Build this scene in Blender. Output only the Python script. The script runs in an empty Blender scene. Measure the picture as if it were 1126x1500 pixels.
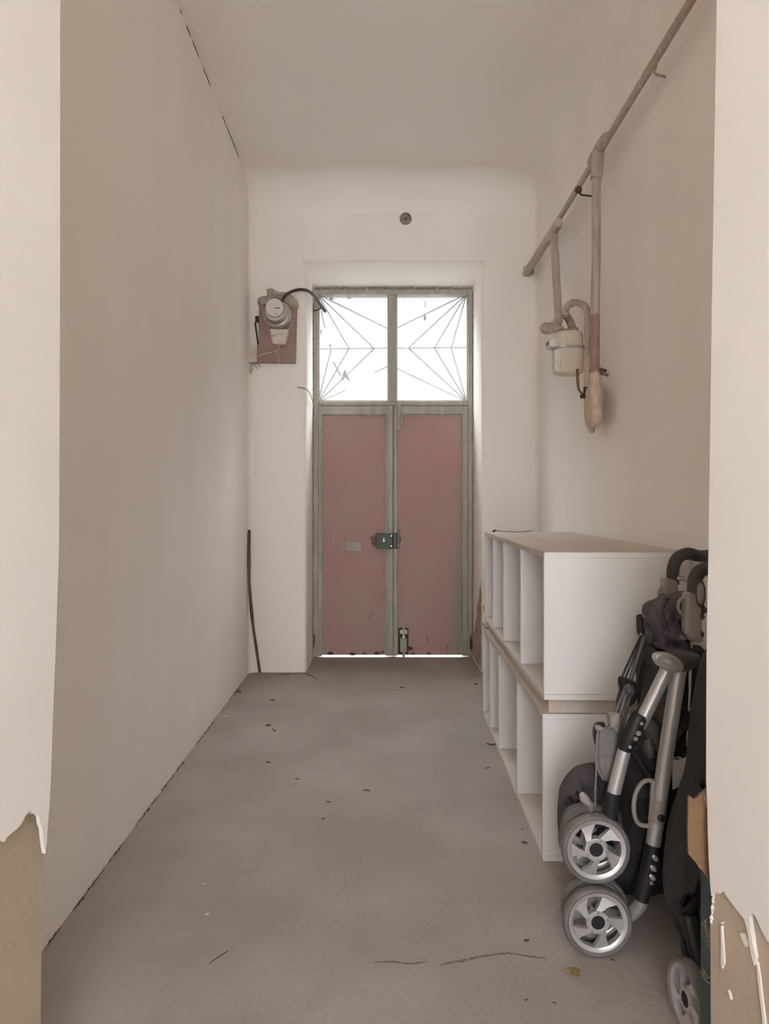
import bpy, bmesh, math, random
from mathutils import Vector, Matrix, noise
from mathutils.geometry import tessellate_polygon
random.seed(7)
SC = bpy.context.scene
COL = SC.collection

# ------------------------------------------------------------------ camera
FPX, VX, HY, EYE = 1000.0, 562.0, 735.0, 1.25
cam = bpy.data.cameras.new('camera')
cam.sensor_width = 36; cam.lens = FPX / 1500 * 36
cam.shift_x = (563 - VX) / 1500; cam.shift_y = (HY - 750) / 1500
cam.clip_start = 0.05
co = bpy.data.objects.new('camera', cam); COL.objects.link(co)
co.location = (0, 0, EYE); co.rotation_euler = (math.pi / 2, 0, 0)
SC.camera = co

# ------------------------------------------------------------------ sky and exposure
w = bpy.data.worlds.new('world'); SC.world = w; w.use_nodes = True
nt = w.node_tree; bg = nt.nodes['Background']
bg.inputs[0].default_value = (0.965, 0.985, 1.035, 1)
_tc = nt.nodes.new('ShaderNodeTexCoord'); _sp = nt.nodes.new('ShaderNodeSeparateXYZ'); _mr = nt.nodes.new('ShaderNodeMapRange')
SKY_COURT, SKY_LOW, SKY_HIGH = 10.5, 1.06, 25.0   # courtyard side behind the viewer; street side near the horizon and high up
_mr.inputs['From Min'].default_value = .3; _mr.inputs['From Max'].default_value = -.5
nt.links.new(_tc.outputs['Generated'], _sp.inputs[0]); nt.links.new(_sp.outputs['Y'], _mr.inputs['Value'])
_me = nt.nodes.new('ShaderNodeMapRange'); _me.inputs['From Min'].default_value = .33; _me.inputs['From Max'].default_value = .72
_me.inputs['To Min'].default_value = SKY_LOW; _me.inputs['To Max'].default_value = SKY_HIGH
nt.links.new(_sp.outputs['Z'], _me.inputs['Value'])
_mx = nt.nodes.new('ShaderNodeMix'); _mx.data_type = 'FLOAT'; _mx.inputs[3].default_value = SKY_COURT
nt.links.new(_mr.outputs[0], _mx.inputs[0]); nt.links.new(_me.outputs[0], _mx.inputs[2]); nt.links.new(_mx.outputs[0], bg.inputs[1])
SC.view_settings.view_transform = 'Standard'
SC.view_settings.look = 'None'
SC.view_settings.gamma = 1; SC.view_settings.use_curve_mapping = False
SC.view_settings.exposure = -0.08
SC.cycles.max_bounces = 14; SC.cycles.diffuse_bounces = 12
SC.cycles.use_denoising = True
SC.cycles.caustics_reflective = False; SC.cycles.caustics_refractive = False


def U(px, py, Y):
    return Vector(((px - VX) / FPX * Y, Y, EYE - (py - HY) / FPX * Y))


# ------------------------------------------------------------------ materials
def mat(name, col, rough=.6, metal=0., col2=None, scale=6., stretch=(1, 1, 1), amount=1., bump=0., bscale=60., spec=.5, detail=6):
    m = bpy.data.materials.new(name); m.use_nodes = True
    nt = m.node_tree; p = nt.nodes['Principled BSDF']
    p.inputs['Roughness'].default_value = rough; p.inputs['Metallic'].default_value = metal
    p.inputs['Specular IOR Level'].default_value = spec
    p.inputs['Base Color'].default_value = (*col, 1)
    tc = nt.nodes.new('ShaderNodeTexCoord')
    if col2:
        mp = nt.nodes.new('ShaderNodeMapping'); mp.inputs['Scale'].default_value = stretch
        nt.links.new(tc.outputs['Object'], mp.inputs[0])
        n = nt.nodes.new('ShaderNodeTexNoise'); n.inputs['Scale'].default_value = scale; n.inputs['Detail'].default_value = detail
        nt.links.new(mp.outputs[0], n.inputs['Vector'])
        r = nt.nodes.new('ShaderNodeValToRGB')
        r.color_ramp.elements[0].position = .5 - .25 / max(amount, .01) * .6; r.color_ramp.elements[1].position = .5 + .25 / max(amount, .01) * .6
        r.color_ramp.elements[0].color = (*col, 1); r.color_ramp.elements[1].color = (*col2, 1)
        nt.links.new(n.outputs[0], r.inputs[0]); nt.links.new(r.outputs[0], p.inputs['Base Color'])
    if bump:
        n2 = nt.nodes.new('ShaderNodeTexNoise'); n2.inputs['Scale'].default_value = bscale; n2.inputs['Detail'].default_value = 5
        nt.links.new(tc.outputs['Object'], n2.inputs['Vector'])
        b = nt.nodes.new('ShaderNodeBump'); b.inputs['Strength'].default_value = bump; b.inputs['Distance'].default_value = .01
        nt.links.new(n2.outputs[0], b.inputs['Height']); nt.links.new(b.outputs[0], p.inputs['Normal'])
    return m


WALL = mat('wall_paint', (.83, .79, .74), .85, col2=(.86, .82, .775), scale=1.2, stretch=(2.5, 2.5, .5), bump=.12, bscale=7, spec=.2)
CEIL = mat('ceiling_paint', (.83, .79, .74), .9, col2=(.86, .82, .775), scale=1., bump=.05, bscale=5, spec=.1)
PAINT = mat('jamb_paint', (.665, .64, .60), .8, col2=(.695, .67, .635), scale=2., bump=.1, bscale=9, spec=.25)
OLD_L = mat('olive_plaster', (.37, .31, .215), .9, col2=(.42, .355, .26), scale=3., bump=.25, bscale=40)
OLD_R = mat('brown_plaster', (.42, .345, .27), .9, col2=(.36, .29, .22), scale=4., bump=.25, bscale=40)
FLOOR = mat('concrete_floor', (.295, .258, .238), .75, col2=(.36, .32, .303), scale=2.2, bump=.25, bscale=45, spec=.3, detail=10)
CRACK = mat('crack_dark', (.05, .035, .025), .95)
ASPH = mat('street_asphalt', (.10, .10, .10), .9, col2=(.13, .13, .13))
PAVE = mat('outside_paving', (.70, .69, .67), .9, col2=(.76, .75, .73))
MORTAR = mat('mortar', (.36, .30, .24), .95, col2=(.50, .43, .36), scale=25, bump=.8, bscale=60)
STAIN = mat('damp_plaster', (.30, .22, .14), .95, col2=(.52, .44, .35), scale=14, bump=.5, bscale=50)
GREY = mat('grey_green_paint', (.38, .36, .31), .55, col2=(.30, .28, .235), scale=5, stretch=(4, 4, .7), bump=.15, bscale=50)
RUST = mat('rust', (.06, .035, .02), .9, col2=(.11, .07, .045), scale=60, bump=.5)
RUSTP = mat('rust_stain', (.16, .095, .07), .9, col2=(.25, .16, .125), scale=40)
LOCK = mat('dark_green_lock', (.035, .045, .03), .45, metal=.3)
CHROME = mat('bright_metal', (.75, .73, .70), .22, metal=1.)
STEEL = mat('steel', (.45, .43, .40), .45, metal=.8)
BAR = mat('grille_bar', (.50, .46, .44), .6)
WHITE = mat('white_melamine', (.66, .65, .635), .38, spec=.35)
CHIP = mat('dusty_board_top', (.47, .405, .345), .8, col2=(.54, .47, .41), scale=5, stretch=(3, .5, 3))
CHIPL = mat('dusty_white_board', (.60, .55, .50), .7, col2=(.64, .60, .56), scale=8)
PIPE = mat('pipe_paint', (.36, .295, .24), .55, col2=(.50, .43, .36), scale=18, stretch=(3, 3, .4), bump=.15, bscale=70)
PIPEB = mat('bare_pipe', (.27, .185, .145), .6, col2=(.33, .235, .19), scale=12)
PIPEP = mat('plastered_pipe', (.62, .52, .42), .9, col2=(.50, .39, .30), scale=22, bump=.7, bscale=45)
METER = mat('meter_cream', (.60, .54, .44), .5, col2=(.66, .60, .50), scale=10)
CHALK = mat('chalky_white', (.78, .75, .70), .8, col2=(.60, .55, .48), scale=40, bump=.3)
PINKB = mat('pink_board', (.29, .19, .155), .8, col2=(.34, .235, .20), scale=6, bump=.1)
EMETER = mat('electric_meter_grey', (.52, .47, .40), .5, col2=(.62, .57, .50), scale=20, bump=.2)
DIALW = mat('dial_white', (.66, .62, .56), .5)
BLACK = mat('black_plastic', (.014, .0135, .0135), .5, spec=.35)
CABLE = mat('black_cable', (.035, .032, .03), .6)
WOOD = mat('brown_stick_wood', (.105, .06, .033), .8, col2=(.18, .11, .06), scale=30, stretch=(1, 1, .2))
TYRE = mat('dusty_grey_tyre', (.17, .155, .15), .9, col2=(.125, .115, .11), scale=15, bump=.3, bscale=120)
RIM = mat('silver_rim', (.52, .50, .495), .35, metal=.5, col2=(.45, .435, .43), scale=20)
SILVER = mat('silver_tube', (.43, .42, .415), .38, metal=.5)
DGREY = mat('dark_grey_plastic', (.065, .062, .06), .5)
MGREY = mat('mid_grey_plastic', (.27, .245, .225), .5)
FOAM = mat('black_foam_grip', (.045, .041, .038), .75, bump=.2, bscale=200)
PURP = mat('plum_fabric', (.062, .05, .058), .95, col2=(.085, .07, .078), scale=14, bump=.5, bscale=18)
BFAB = mat('black_fabric', (.016, .0155, .0155), .85, col2=(.026, .025, .025), scale=8, bump=.5, bscale=14)
GFAB = mat('grey_fabric', (.155, .14, .138), .95, col2=(.20, .182, .178), scale=60, bump=.4, bscale=150)
TAG = mat('grey_tag', (.38, .36, .34), .7)
CARD = mat('cardboard', (.175, .10, .048), .85, col2=(.20, .118, .058), scale=10, stretch=(1, 1, 6))
PLUG = mat('grimy_plaster', (.30, .25, .20), .9, col2=(.20, .165, .13), scale=30)
CRACKF = mat('worn_floor_crack', (.17, .135, .115), .95)
CARDL = mat('cardboard_pale', (.36, .26, .18), .85)
TEAL = mat('teal_print', (.036, .07, .066), .7, col2=(.05, .09, .085), scale=8)
LEAF = mat('dry_leaf', (.20, .14, .055), .8, col2=(.28, .20, .09), scale=60)
CRUMB = mat('dark_crumb', (.10, .075, .055), .95)
PALEC = mat('pale_crumb', (.55, .50, .44), .9)
REDW = mat('reddish_metal', (.22, .09, .06), .6)

# pink sheet with grey overspray towards its edges
def pink_mat(name, cx, hw):
    m = mat(name, (.30, .165, .150), .6, spec=.3, bump=.06, bscale=8)
    nt = m.node_tree; p = nt.nodes['Principled BSDF']
    tc = nt.nodes.new('ShaderNodeTexCoord'); n = nt.nodes.new('ShaderNodeTexNoise'); n.inputs['Scale'].default_value = 2.2
    nt.links.new(tc.outputs['Object'], n.inputs['Vector'])
    r = nt.nodes.new('ShaderNodeValToRGB')
    r.color_ramp.elements[0].position = .42; r.color_ramp.elements[1].position = .72
    r.color_ramp.elements[0].color = (.40, .235, .215, 1); r.color_ramp.elements[1].color = (.37, .275, .23, 1)
    nt.links.new(n.outputs[0], r.inputs[0]); nt.links.new(r.outputs[0], p.inputs['Base Color'])
    return m
PINK = pink_mat('pink_door_paint', 0, 1)
def overspray(m):
    "worn grey-green brush marks low on the outer edge of the right sheet and round its bolt"
    nt = m.node_tree; p = nt.nodes['Principled BSDF']; src = p.inputs['Base Color'].links[0].from_socket
    tc = nt.nodes.new('ShaderNodeTexCoord'); sp = nt.nodes.new('ShaderNodeSeparateXYZ'); nt.links.new(tc.outputs['Object'], sp.inputs[0])
    n = nt.nodes.new('ShaderNodeTexNoise'); n.inputs['Scale'].default_value = 5; nt.links.new(tc.outputs['Object'], n.inputs['Vector'])
    def mr(sock, a, b):
        q = nt.nodes.new('ShaderNodeMapRange'); q.interpolation_type = 'SMOOTHSTEP'; q.inputs['From Min'].default_value = a; q.inputs['From Max'].default_value = b; nt.links.new(sock, q.inputs['Value']); return q.outputs[0]
    def ma(op, a, b):
        q = nt.nodes.new('ShaderNodeMath'); q.operation = op; q.use_clamp = op != 'ADD'
        for i, v in enumerate((a, b)):
            if isinstance(v, float): q.inputs[i].default_value = v
            else: nt.links.new(v, q.inputs[i])
        return q.outputs[0]
    k1 = ma('MULTIPLY', mr(sp.outputs['X'], .47, .61), mr(sp.outputs['Z'], 1.25, .15))
    k2 = ma('MULTIPLY', mr(sp.outputs['X'], .26, .13), mr(sp.outputs['Z'], .40, .08))
    k = ma('MAXIMUM', k1, k2)
    k = ma('MULTIPLY', ma('MULTIPLY', k, ma('ADD', n.outputs[0], .75)), .9)
    mx = nt.nodes.new('ShaderNodeMix'); mx.data_type = 'RGBA'; nt.links.new(k, mx.inputs[0]); nt.links.new(src, mx.inputs[6]); mx.inputs[7].default_value = (.30, .28, .225, 1)
    nt.links.new(mx.outputs[2], p.inputs['Base Color']); return m
PINK2 = overspray(pink_mat('pink_door_paint_worn', 0, 1))

def glass_mat():
    m = bpy.data.materials.new('dusty_window_glass'); m.use_nodes = True
    nt = m.node_tree; nt.nodes.clear()
    o = nt.nodes.new('ShaderNodeOutputMaterial'); mx = nt.nodes.new('ShaderNodeMixShader'); mx.inputs[0].default_value = .02
    t = nt.nodes.new('ShaderNodeBsdfTransparent'); t.inputs[0].default_value = (.97, .98, .97, 1)
    tr = nt.nodes.new('ShaderNodeBsdfTranslucent'); tr.inputs[0].default_value = (.9, .9, .88, 1)
    nt.links.new(t.outputs[0], mx.inputs[1]); nt.links.new(tr.outputs[0], mx.inputs[2]); nt.links.new(mx.outputs[0], o.inputs[0])
    return m
GLASS = glass_mat()


# ------------------------------------------------------------------ mesh builder
def frame_of(d):
    d = d.normalized()
    a = Vector((0, 0, 1)) if abs(d.z) < .95 else Vector((0, 1, 0))
    x = a.cross(d).normalized(); y = d.cross(x)
    return x, y


def spline(pts, n=8):
    pts = [Vector(p) for p in pts]; out = []
    for i in range(len(pts) - 1):
        p0 = pts[max(i - 1, 0)]; p1 = pts[i]; p2 = pts[i + 1]; p3 = pts[min(i + 2, len(pts) - 1)]
        for k in range(n):
            t = k / n
            out.append(.5 * ((2 * p1) + (p2 - p0) * t + (2 * p0 - 5 * p1 + 4 * p2 - p3) * t * t + (3 * p1 - p0 - 3 * p2 + p3) * t ** 3))
    out.append(pts[-1]); return out


class MB:
    def __init__(s): s.b = bmesh.new(); s.mi = 0

    def face(s, vs):
        try:
            f = s.b.faces.new(vs); f.material_index = s.mi; return f
        except ValueError: return None

    def quad(s, *p): return s.face([s.b.verts.new(v) for v in p])

    def box(s, lo, hi, mtx=None):
        v = [Vector((x, y, z)) for x in (lo[0], hi[0]) for y in (lo[1], hi[1]) for z in (lo[2], hi[2])]
        if mtx: v = [mtx @ q for q in v]
        v = [s.b.verts.new(q) for q in v]
        for f in ((0, 1, 3, 2), (4, 6, 7, 5), (0, 4, 5, 1), (2, 3, 7, 6), (0, 2, 6, 4), (1, 5, 7, 3)): s.face([v[i] for i in f])
        return s

    def pbox(s, x0, y0, x1, y1, Y0, Y1):          # box whose front face fills these pixels at depth Y0
        a = U(x0, y1, Y0); b = U(x1, y0, Y0)
        return s.box((a.x, Y0, a.z), (b.x, Y1, b.z))

    def tube(s, pts, r, seg=14, flat=1.0, ref=None):
        pts = [Vector(p) for p in pts]; n = len(pts)
        rs = r if isinstance(r, (list, tuple)) else [r] * n
        if len(rs) != n: rs = [rs[0] + (rs[-1] - rs[0]) * i / (n - 1) for i in range(n)]
        rings = []; X = None
        for i, p in enumerate(pts):
            d = (pts[min(i + 1, n - 1)] - pts[max(i - 1, 0)]).normalized()
            if X is None:
                X = (Vector(ref) if ref else frame_of(d)[0])
            X = (X - d * X.dot(d)).normalized(); Yv = d.cross(X)
            rings.append([s.b.verts.new(p + X * math.cos(t) * rs[i] + Yv * math.sin(t) * rs[i] * flat) for t in [2 * math.pi * k / seg for k in range(seg)]])
        for a, b in zip(rings, rings[1:]):
            for k in range(seg): s.face([a[k], a[(k + 1) % seg], b[(k + 1) % seg], b[k]])
        s.face(rings[0][::-1]); s.face(rings[-1]); return s

    def lathe(s, prof, c, axis, seg=32, sx=1., sy=1., rot=0.):
        # prof: (radius, distance along axis)
        axis = Vector(axis).normalized(); X, Yv = frame_of(axis)
        X, Yv = X * math.cos(rot) + Yv * math.sin(rot), Yv * math.cos(rot) - X * math.sin(rot)
        c = Vector(c); rings = []
        for (r, h) in prof:
            if r < 1e-5: rings.append([s.b.verts.new(c + axis * h)])
            else: rings.append([s.b.verts.new(c + axis * h + X * math.cos(t) * r * sx + Yv * math.sin(t) * r * sy) for t in [2 * math.pi * k / seg for k in range(seg)]])
        for a, b in zip(rings, rings[1:]):
            for k in range(seg):
                k2 = (k + 1) % seg
                if len(a) == 1 and len(b) == 1: break
                if len(a) == 1: s.face([a[0], b[k2], b[k]])
                elif len(b) == 1: s.face([a[k], a[k2], b[0]])
                else: s.face([a[k], a[k2], b[k2], b[k]])
        if len(rings[0]) > 1: s.face(rings[0][::-1])
        if len(rings[-1]) > 1: s.face(rings[-1])
        return s

    def prism(s, poly, d):                        # planar polygon (3D points) pushed along d
        d = Vector(d); a = [s.b.verts.new(p) for p in poly]; b = [s.b.verts.new(Vector(p) + d) for p in poly]
        n = len(a)
        s.face(a); s.face(b[::-1])
        for i in range(n): s.face([a[i], b[i], b[(i + 1) % n], a[(i + 1) % n]])
        return s

    def puff(s, outline, Y, thick, rings=10, fold=0., ff=30., seed=0, smooth=4, ysl=0.):
        # cushion shaped solid filling a pixel outline at depth Y (ysl: extra depth per px to the right)
        P = [Vector((a, b, 0)) for a, b in outline]
        if smooth: P = spline(P + [P[0]], smooth)[:-1]
        c = sum(P, Vector()) / len(P); n = len(P)
        def pt(q, off):
            v = U(q.x, q.y, Y + ysl * (q.x - c.x)); return v + Vector((0, off, 0))
        front, back = [], []
        for i in range(rings):
            k = 1 - i / rings; rf, rb = [], []
            for q in P:
                w_ = c + (q - c) * k
                o = thick * math.sqrt(max(1 - k ** 2.6, 0))
                fo = fold * thick * min(1, (1 - k) * 5) * noise.noise(Vector((w_.x / ff, w_.y / ff * .7, seed)))
                f2 = fold * thick * .5 * min(1, (1 - k) * 5) * noise.noise(Vector((w_.x / ff * 2.7, w_.y / ff * 1.5, seed + 9)))
                rf.append(s.b.verts.new(pt(w_, -o + fo + f2)))
                rb.append(rf[-1] if i == 0 else s.b.verts.new(pt(w_, o)))
            front.append(rf); back.append(rb)
        cf = s.b.verts.new(pt(c, -thick)); cb = s.b.verts.new(pt(c, thick))
        for L, cc in ((front, cf), (back, cb)):
            for a, b in zip(L, L[1:]):
                for k in range(n): s.face([a[k], a[(k + 1) % n], b[(k + 1) % n], b[k]])
            for k in range(n): s.face([L[-1][k], L[-1][(k + 1) % n], cc])
        return s

    def build(s, name, m, parent=None, smooth=None, bevel=0., bseg=2):
        bmesh.ops.recalc_face_normals(s.b, faces=s.b.faces)
        me = bpy.data.meshes.new(name); s.b.to_mesh(me); s.b.free()
        for q in (m if isinstance(m, (list, tuple)) else [m]): me.materials.append(q)
        o = bpy.data.objects.new(name, me); COL.objects.link(o)
        if smooth is not None:
            me.polygons.foreach_set('use_smooth', [True] * len(me.polygons))
            me.set_sharp_from_angle(angle=math.radians(smooth))
        if bevel:
            bv = o.modifiers.new('bevel', 'BEVEL'); bv.width = bevel; bv.segments = bseg; bv.limit_method = 'ANGLE'; bv.angle_limit = math.radians(40)
        if parent:
            o.parent = parent
            mw = Matrix.Identity(4); q = parent
            chain = []
            while q: chain.append(q); q = q.parent
            for q in reversed(chain): mw = mw @ q.matrix_parent_inverse @ q.matrix_basis
            o.matrix_parent_inverse = mw.inverted()
        return o


def tag(o, label=None, cat=None, group=None, kind=None):
    if label: o['label'] = label
    if cat: o['category'] = cat
    if group: o['group'] = group
    if kind: o['kind'] = kind
    return o


def empty(name, loc, label, cat, group=None, kind=None):
    o = bpy.data.objects.new(name, None); COL.objects.link(o); o.location = loc; o.empty_display_size = .05
    return tag(o, label, cat, group, kind)


def local(o, root, loc=(0, 0, 0)):
    "part built in its parent's own frame"
    o.parent = root; o.matrix_parent_inverse = Matrix.Identity(4); o.location = loc; return o


# ================================================================== THE ROOM
CZ = 3.585                                     # ceiling height
XL0, XL1, XR0, XR1 = -.945, -.985, 1.055, 1.12  # side walls at Y=1.42 and Y=5
YB, YD = 5.0, 5.5
HB = -3.5                                      # where the passage opens behind the viewer
def xl(Y): return XL0 + (XL1 - XL0) * (Y - 1.42) / (YB - 1.42)
def xr(Y): return XR0 + (XR1 - XR0) * (Y - 1.42) / (YB - 1.42)
JL, JR, LZ = -.567, .715, 3.005                # door recess

m = MB(); m.box((-1.4, HB, -.12), (1.4, 5.56, 0)); floor = m.build('floor', FLOOR)
tag(floor, 'dusty grey concrete floor of the passage with small crumbs', 'floor', kind='structure')

m = MB(); m.prism([(XL0, 1.42, 0), (xl(YB + .05), YB + .05, 0), (XL1 - .25, YB + .05, 0), (XL0 - .25, 1.42, 0)], (0, 0, CZ + .1))
wl = tag(m.build('wall_left', WALL), 'long off-white plastered wall on the left of the passage', 'wall', kind='structure')
m = MB(); m.prism([(XR0, 1.42, 0), (xr(YB + .05), YB + .05, 0), (XR1 + .25, YB + .05, 0), (XR0 + .25, 1.42, 0)], (0, 0, CZ + .1))
wr = tag(m.build('wall_right', WALL), 'off-white plastered wall carrying the gas pipe and meter', 'wall', kind='structure')

# back wall: two piers and the piece above the recess, corners rounded in plan
def arc(cx, cy, r, a0, a1, n=8): return [(cx + r * math.cos(math.radians(a0 + (a1 - a0) * i / n)), cy + r * math.sin(math.radians(a0 + (a1 - a0) * i / n))) for i in range(n + 1)]
m = MB()
rf = .05
left = [(XL1 - .1, 5.6), (XL1 - .1, YB - rf)] + [(XL1, YB - rf)] + arc(XL1 + rf, YB - rf, rf, 180, 90) + arc(JL - .03, YB + .03, .03, -90, 0) + [(JL, 5.6)]
m.prism([(x, y, 0) for x, y in left], (0, 0, CZ + .1))
right = [(XR1 + .1, 5.6), (XR1 + .1, YB - rf), (XR1, YB - rf)] + arc(XR1 - rf, YB - rf, rf, 0, 90) + arc(JR + .03, YB + .03, .03, -90, -180) + [(JR, 5.6)]
m.prism([(x, y, 0) for x, y in right], (0, 0, CZ + .1))
lint = [(5.6, LZ - .045), (YB + .02, LZ)] + [(y, z) for y, z in arc(YB + .02, LZ + .02, .02, -90, -180, 5)] + [(YB, CZ + .1), (5.6, CZ + .1)]
m.prism([(JL - .032, y, z) for y, z in lint], (JR - JL + .064, 0, 0))
wb = tag(m.build('wall_back', WALL, smooth=30), 'off-white end wall of the passage with the deep door recess', 'wall', kind='structure')

# ceiling with soft coved back and right edges
m = MB()
def cove(d, r): return 0 if d >= r else r - math.sqrt(max(r * r - (r - d) ** 2, 0))
ys = [1.42, 2, 2.6, 3.2, 3.8, 4.3, 4.6] + [YB - .27 + .27 * math.sin(i / 14 * math.pi / 2) for i in range(15)]
us = [-.001, .1, .3, .5, .7] + [.78 + .22 * math.sin(i / 12 * math.pi / 2) for i in range(13)]
G = []
for y in ys:
    row = []
    for u in us:
        x = xl(y) + (xr(y) - xl(y)) * u
        d1 = cove(max(YB - y, .002), .26); d2 = cove(max(xr(y) - x, .002), .20)
        row.append(m.b.verts.new((x, y, CZ - math.hypot(d1, d2) if d1 and d2 else CZ - max(d1, d2))))
    G.append(row)
for a, b in zip(G, G[1:]):
    for k in range(len(us) - 1): m.face([a[k], a[k + 1], b[k + 1], b[k]])
m.box((-1.4, HB, CZ + .02), (1.4, 5.6, CZ + .2))
m.box((-1.4, HB, CZ), (1.4, 1.42, CZ + .02))
ceil = tag(m.build('ceiling', CEIL, smooth=50), 'plain off-white ceiling with softly rounded back edge', 'ceiling', kind='structure')

# splayed jambs of the opening in front, and the hall the camera stands in
PY, SX, SY = 1.42, .83, .85
def prof(points, py):
    for (y0, x0), (y1, x1) in zip(points, points[1:]):
        if y0 <= py <= y1: return x0 + (x1 - x0) * (py - y0) / (y1 - y0)
    return points[-1][1] if py > points[-1][0] else points[0][1]
LE = [(-1000, 86), (0, 85.5), (400, 85.5), (800, 84), (950, 79), (1050, 75), (1150, 71.5), (1190, 69.5), (1235, 64.5), (1300, 62), (1500, 59.5), (1700, 58)]
RE = [(-1000, 1056), (0, 1052), (250, 1048), (500, 1044), (800, 1040), (950, 1037), (1100, 1036.5), (1125, 1035.5), (1170, 1038), (1240, 1039), (1290, 1042), (1310, 1043.5), (1350, 1040), (1500, 1041), (1700, 1041)]
def jamb(name, E, sgn, m_, label):
    m = MB(); rows = []
    zs = [0] + [1.25 - (py - HY) / FPX * PY for py in (1600, 1500, 1450, 1400, 1350, 1310, 1290, 1265, 1240, 1210, 1190, 1170, 1150, 1125, 1100, 1050, 1000, 950, 870, 800, 650, 500, 400, 250, 100, 0, -300, -700)] + [CZ + .02]
    for z in zs:
        py = HY + (EYE - z) / PY * FPX
        e = (prof(E, py) - VX) / FPX * PY
        far = sgn * SX
        rows.append([m.b.verts.new(v) for v in ((e, PY, z), (far, SY, z), (sgn * 1.2, SY, z), (sgn * 1.2, PY, z))])
    for a, b in zip(rows, rows[1:]):
        for k in range(4): m.face([a[k], a[(k + 1) % 4], b[(k + 1) % 4], b[k]])
    m.face(rows[0]); m.face(rows[-1])
    return tag(m.build(name, m_), label, 'wall', kind='structure')
jl = jamb('wall_front_left', LE, -1, OLD_L, 'splayed wall end at the left edge with peeling cream paint')
jr = jamb('wall_front_right', RE, 1, OLD_R, 'splayed wall end at the right edge with peeling cream paint')

def on_splay(px, py, sgn, off=.0035):
    "pixel on the splayed face: plane from (sgn*.675, 1.42) to (sgn*.98, 1.10)"
    x0, y0 = sgn * .675, PY; dx, dy = sgn * SX - x0, SY - y0
    k = (px - VX) / FPX
    # (x0 + t dx) = k (y0 + t dy)
    t = (k * y0 - x0) / (dx - k * dy)
    Y = y0 + t * dy; v = U(px, py, Y)
    n = Vector((-sgn * abs(dy), -abs(dx), 0)).normalized()
    return v + n * off, n
def paint(name, outs, sgn, m_, parent):
    for i, o in enumerate(outs):
        m = MB(); pts = [on_splay(a, b, sgn, .0035 if i == 0 else .0006)[0] for a, b in o]; n = on_splay(o[0][0], o[0][1], sgn)[1]
        m.prism(pts, -n * .009); m.build(name if i == 0 else 'paint_flake', m_, parent)
edgeL = [(prof(LE, y) + .4, y) for y in range(1180, -860, -40)]
out = [(-120, 1290), (-40, 1250), (0, 1230), (4, 1233), (8, 1226), (16, 1219), (25, 1212), (31, 1203), (35, 1195), (42, 1187), (47, 1192), (52, 1190), (56, 1197), (57, 1207), (60, 1213), (62, 1235), (64.5, 1250), (66.5, 1232), (68, 1205)] + edgeL + [(-120, -850)]
paint('paint_layer', [out], -1, PAINT, jl)
edgeR = [(prof(RE, y) - .4, y) for y in range(1300, -860, -40)]
out = [(1260, 1470), (1170, 1420), (1126, 1378), (1117, 1362), (1110, 1345), (1104, 1337), (1099, 1342), (1101, 1360), (1104, 1380), (1109, 1402), (1106, 1414), (1102, 1400), (1099, 1380), (1096, 1362), (1091, 1345), (1082, 1334), (1075, 1325), (1067, 1314), (1062, 1306), (1054, 1309), (1048, 1305), (1043.5, 1312)] + edgeR + [(1260, -850)]
chips = [[(1055, 1358), (1057, 1356), (1059, 1385), (1060.5, 1410), (1057, 1419), (1055.5, 1412), (1056, 1385)],
         [(1084, 1366), (1088, 1368), (1093, 1378), (1096, 1386), (1092, 1387), (1087, 1378)],
         [(1108, 1408), (1110, 1412), (1113, 1432), (1116, 1460), (1121, 1500), (1124, 1530), (1119, 1530), (1116, 1490), (1112, 1455), (1109, 1430)],
         [(1066, 1450), (1068, 1453), (1071, 1464), (1069, 1465)], [(1056, 1350), (1058, 1351), (1057.5, 1354), (1055.5, 1354)]]
paint('paint_layer', [out] + chips, 1, PAINT, jr)
# pale ridge of broken plaster down the right edge
m = MB()
for i in range(26):
    py = 1150 + i * 8 + random.uniform(-3, 3)
    c = U(prof(RE, py) + 1.2, py, PY) + Vector((0, -.003, 0))
    m.lathe([(0, -.006), (.0045 * random.uniform(.5, 1.3), -.002), (.0035, .004), (0, .007)], c, (random.uniform(-.3, .3), .2, 1), seg=6)
m.build('broken_edge', PAINT, jr)

m = MB(); m.box((-1.2, HB, 0), (-SX, SY + .02, CZ + .1)); tag(m.build('wall_hall_left', WALL), 'plain wall of the entrance hall at the viewer side', 'wall', kind='structure')
m = MB(); m.box((SX, HB, 0), (1.2, SY + .02, CZ + .1)); tag(m.build('wall_hall_right', WALL), 'opposite plain wall of the entrance hall at the viewer side', 'wall', kind='structure')
m = MB(); m.box((-30, 5.56, -.16), (30, 40, -.012)); tag(m.build('street', ASPH), 'dark asphalt street outside the door', 'street', kind='structure')
m = MB(); m.box((-30, -40, -.16), (30, HB, -.012))
tag(m.build('ground', PAVE), 'pale paved ground outside the passage', 'ground', kind='structure')


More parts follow.
